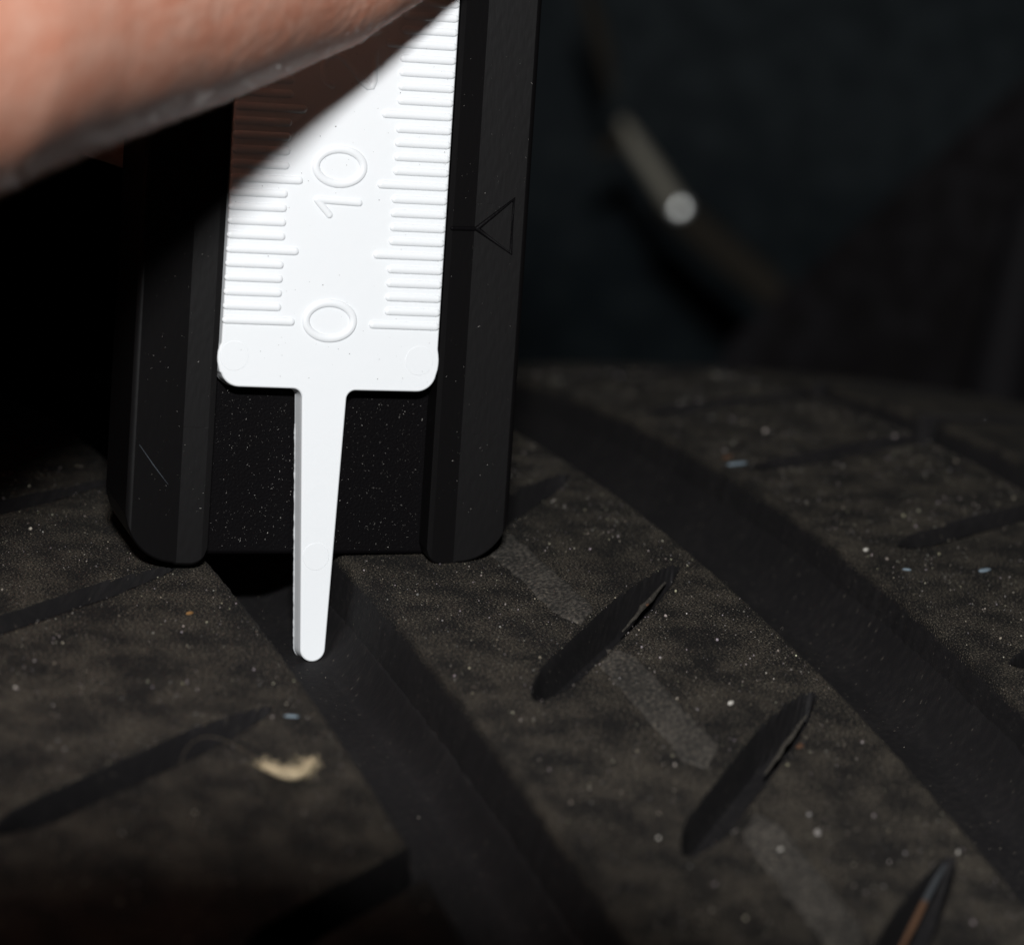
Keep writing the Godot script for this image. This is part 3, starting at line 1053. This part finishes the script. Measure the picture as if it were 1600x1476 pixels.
	ch = put("bark_crumb", pebble(62), M.bark)
	ch.transform = Transform3D(Basis(Vector3.UP, 0.8) * Basis.from_scale(Vector3(0.4, 0.1, 0.22)), on_tyre(21.6, 9.2, -0.1) * MM)
	tag(ch, "rust brown crumb at the edge of the cut nearest the gauge", "crumb")
	ch = put("bark_crumb", pebble(63), mat("ochre crumb", lin(0.2, 0.1, 0.03), 0.9))
	ch.transform = Transform3D(Basis(Vector3.UP, 0.3) * Basis.from_scale(Vector3(0.4, 0.2, 0.25)), on_tyre(-11.6, 7.2, 0.05) * MM)
	tag(ch, "small ochre crumb on the left rib beside the white pin", "crumb")

# the k-th point of every loop, as a line
func slice_of(loops: Array, k: int) -> PackedVector3Array:
	var o := PackedVector3Array()
	for l in loops: o.append(l[k])
	return o

# ---------------------------------------------------------------- behind the tyre
func build_background() -> void:
	# frame turned a little from the line of sight: x to the right, y up, z towards the gauge
	var back := Basis(Vector3(0.955, 0.06, 0.29), Vector3(0.03, 0.96, -0.28), Vector3(-0.295, 0.276, 0.915)).orthonormalized()
	# a sheet that curls away towards its lower edge, 6 mm thick
	var pb := Build.new()
	var loops := []
	for k in 41:
		var y := lerpf(-210.0, 330.0, k / 40.0)
		var z := -0.007 * pow(maxf(0.0, 26.0 - y), 2.0) * (1.0 if y > -60.0 else 0.0) - (51.8 + 1.2 * (-60.0 - y) if y <= -60.0 else 0.0)
		loops.append(PackedVector3Array([Vector3(-450, y, z - 6.0), Vector3(-450, y, z), Vector3(-150, y, z), Vector3(150, y, z), Vector3(450, y, z), Vector3(450, y, z - 6.0)]))
	for k in 5: pb.rings([slice_of(loops, k), slice_of(loops, k + 1)], false, true)
	pb.rings([slice_of(loops, 5), slice_of(loops, 0)], false, true)
	var panel := put("wheel_arch_panel", pb.done(), M.panel)
	panel.transform = Transform3D(back, Vector3(146, -60, -305) * MM)
	panel.set_meta("kind", "structure")
	tag(panel, "dark blue-grey panel blurred in the background behind the tyre", "panel")
	var rod := base("metal_rod", Transform3D(Basis(), Vector3(135, -30, -256) * MM))
	tag(rod, "blurred bent metal rod with a bright end behind the gauge", "rod")
	var r0 := Vector3(135, -30, -256)
	put("rod_shaft", bar([Vector3(131.6, -26.5, -257.0) - r0, Vector3(132.4, -28.4, -255.8) - r0, Vector3(135.5, -33.0, -252.8) - r0, Vector3(138.3, -37.3, -250.3) - r0], [0.9, 1.5, 1.7, 1.7], 14), M.metal, rod)
	put("rod_top", bar([Vector3(127.2, -8.0, -266.5) - r0, Vector3(128.6, -12.0, -265) - r0, Vector3(129.7, -16.5, -263) - r0, Vector3(130.7, -23.0, -260) - r0], [0.7, 1.5, 1.5, 0.5], 14), M.hose, rod)  # upper part of the rod, in a darker colour than the shaft
	put("rod_stub", bar([Vector3(128.5, -30.5, -257) - r0, Vector3(132.0, -28.7, -256) - r0], [1.0, 1.5], 12), M.hose, rod)
	var hv := Vector3(-0.392, 0.302, 0.869).normalized()
	var tip := Vector3(138.3, -37.3, -248.6) - r0
	put("rod_end", bar([tip - hv * 2.0, tip - hv * 0.25, tip, tip + hv * 0.03, tip + hv * 0.04], [1.5, 1.5, 0.85, 0.5, 0.01], 20, false), M.cap, rod)
	var hose := put("rubber_hose", bar([Vector3(138.5, -37.8, -251.5), Vector3(144.0, -42.5, -247.5), Vector3(150.5, -47.6, -242.5), Vector3(153, -50, -241)], [2.6, 2.8, 2.9, 2.4], 14), M.hose)
	tag(hose, "blurred brown rubber hose running down from the metal rod's bright end", "hose")
	# bulky black mudguard at the right
	var o := PackedVector2Array([Vector2(-9, -60), Vector2(-8, -22), Vector2(-2, -8), Vector2(14, 8), Vector2(36, 30), Vector2(58, 52), Vector2(120, 60), Vector2(120, -60)])
	var b := Build.new()
	b.uv_scale = 0.02
	b.cap(inset(o, 3.0), 0.0)
	b.rings([at_z(inset(o, 3.0), 0.0), at_z(inset(o, 0.9), -0.9), at_z(o, -3.0)])
	b.rings([at_z(o, -3.0), at_z(o, -24.0)])
	b.cap(o, -24.0, false)
	var flap := base("mudguard", Transform3D(back.rotated(Vector3.UP, -0.2), Vector3(121.0, -31.0, -180.0) * MM))
	tag(flap, "bulky black mudguard with a slanted edge, blurred at the right behind the tyre", "mudguard")
	put("guard_plate", b.done(), M.flap, flap)
	put("guard_rib", bar([Vector3(28, -40, -1), Vector3(30, -10, 0), Vector3(33, 12, 0)], [3.5, 4.2, 3.0], 14), mat("lighter plastic", lin(0.0085, 0.008, 0.009), 0.7, 0.2), flap)  # ridge in a lighter tone than the plate
	put("guard_glint", pebble(77), mat("blue-grey glint", lin(0.014, 0.02, 0.025), 0.6, 0.2), flap).transform = Transform3D(Basis.from_scale(Vector3(3.5, 5, 2)), Vector3(38, -17, 0) * MM)  # coloured lump that paints in a bluish glint

# ---------------------------------------------------------------- the camera's flash and hood
func build_flash() -> void:
	var eye := Vector3(-79.722, 85.509, 230.419)
	var axis := Vector3(0.2769, -0.3076, -0.9103).normalized()
	var right := Vector3(0.9604, 0.0579, 0.2726).normalized()
	var up := right.cross(axis).normalized()
	var c := base("flash_camera", Transform3D(Basis(), FLASH_AT * MM))
	tag(c, "black camera flash and lens hood that light the tyre from outside the picture", "camera")
	var face := FLASH_AIM - FLASH_AT
	var fb := Basis.looking_at(face, Vector3.UP)
	var head := BoxMesh.new()
	head.size = Vector3(0.056, 0.026, 0.024)
	put("flash_head", head, M.camera, c).transform = Transform3D(fb, fb * Vector3(0, 0, 0.0145))
	var lampm := BoxMesh.new()
	lampm.size = Vector3(0.034, 0.014, 0.002)
	put("flash_lamp", lampm, M.flash, c).transform = Transform3D(fb, fb * Vector3(0, 0, 0.0012))
	var l := AreaLight3D.new()
	l.name = "flash_light"
	l.area_size = Vector2(0.034, 0.014)
	l.light_color = FLASH_COLOR
	l.light_energy = FLASH_ENERGY
	l.area_range = 5.0
	l.shadow_enabled = true
	l.transform = Transform3D(fb, fb * Vector3(0, 0, -0.001))
	c.add_child(l)
	# the upper petal of the lens hood
	var b := Build.new()
	var sec := [[40.0, 33.0], [64.0, 33.0], [64.0, 34.6], [40.0, 34.6], [40.0, 33.0]]
	var loops := []
	for s in sec:
		var loop := PackedVector3Array()
		for k in 41:
			var a := deg_to_rad(lerpf(-58.0, 58.0, k / 40.0))
			loop.append(eye - FLASH_AT + axis * s[0] + (up * cos(a) + right * sin(a)) * s[1])
		loops.append(loop)
	b.rings(loops, false)
	put("lens_hood", b.done(), M.camera, c)

const FLASH_AT := Vector3(-104.4, 203.8, 293.2)
const FLASH_AIM := Vector3(0.2, 7.3, -0.2)
const FLASH_ENERGY := 0.164
const FLASH_COLOR := Color(1.0, 1.0, 1.0)

func _ready() -> void:
	rng.seed = 7
	edge_noise.seed = 5
	edge_noise.frequency = 0.1
	lump_noise.seed = 9
	lump_noise.frequency = 0.04
	# camera
	var cam := Camera3D.new()
	cam.name = "camera"
	cam.transform = Transform3D(Basis(Vector3(0.93259508, 0.08448441, 0.35089714), Vector3(0.03112905, 0.94976711, -0.31140554), Vector3(-0.35957948, 0.30133837, 0.88311822)), Vector3(-79.722, 85.509, 230.419) * MM)
	cam.fov = 14.836
	cam.near = 0.005
	cam.far = 20.0
	var lens := CameraAttributesPhysical.new()
	lens.frustum_focal_length = 55.0
	lens.exposure_aperture = 13.5
	lens.frustum_focus_distance = 0.2565
	cam.attributes = lens
	cam.fov = 14.836
	add_child(cam)
	cam.current = true
	# no sky: the place is dark but for the flash
	var env := Environment.new()
	env.background_mode = Environment.BG_COLOR
	env.background_color = Color(0, 0, 0)
	env.tonemap_mode = Environment.TONE_MAPPER_LINEAR
	env.tonemap_exposure = 1.0
	env.sdfgi_enabled = true
	env.ssao_enabled = true
	env.ssil_enabled = true
	var we := WorldEnvironment.new()
	we.name = "world"
	we.environment = env
	add_child(we)
	make_materials()
	build_flash()
	build_background()
	build_tyre()
	build_gauge()
	build_hand()
	build_litter()
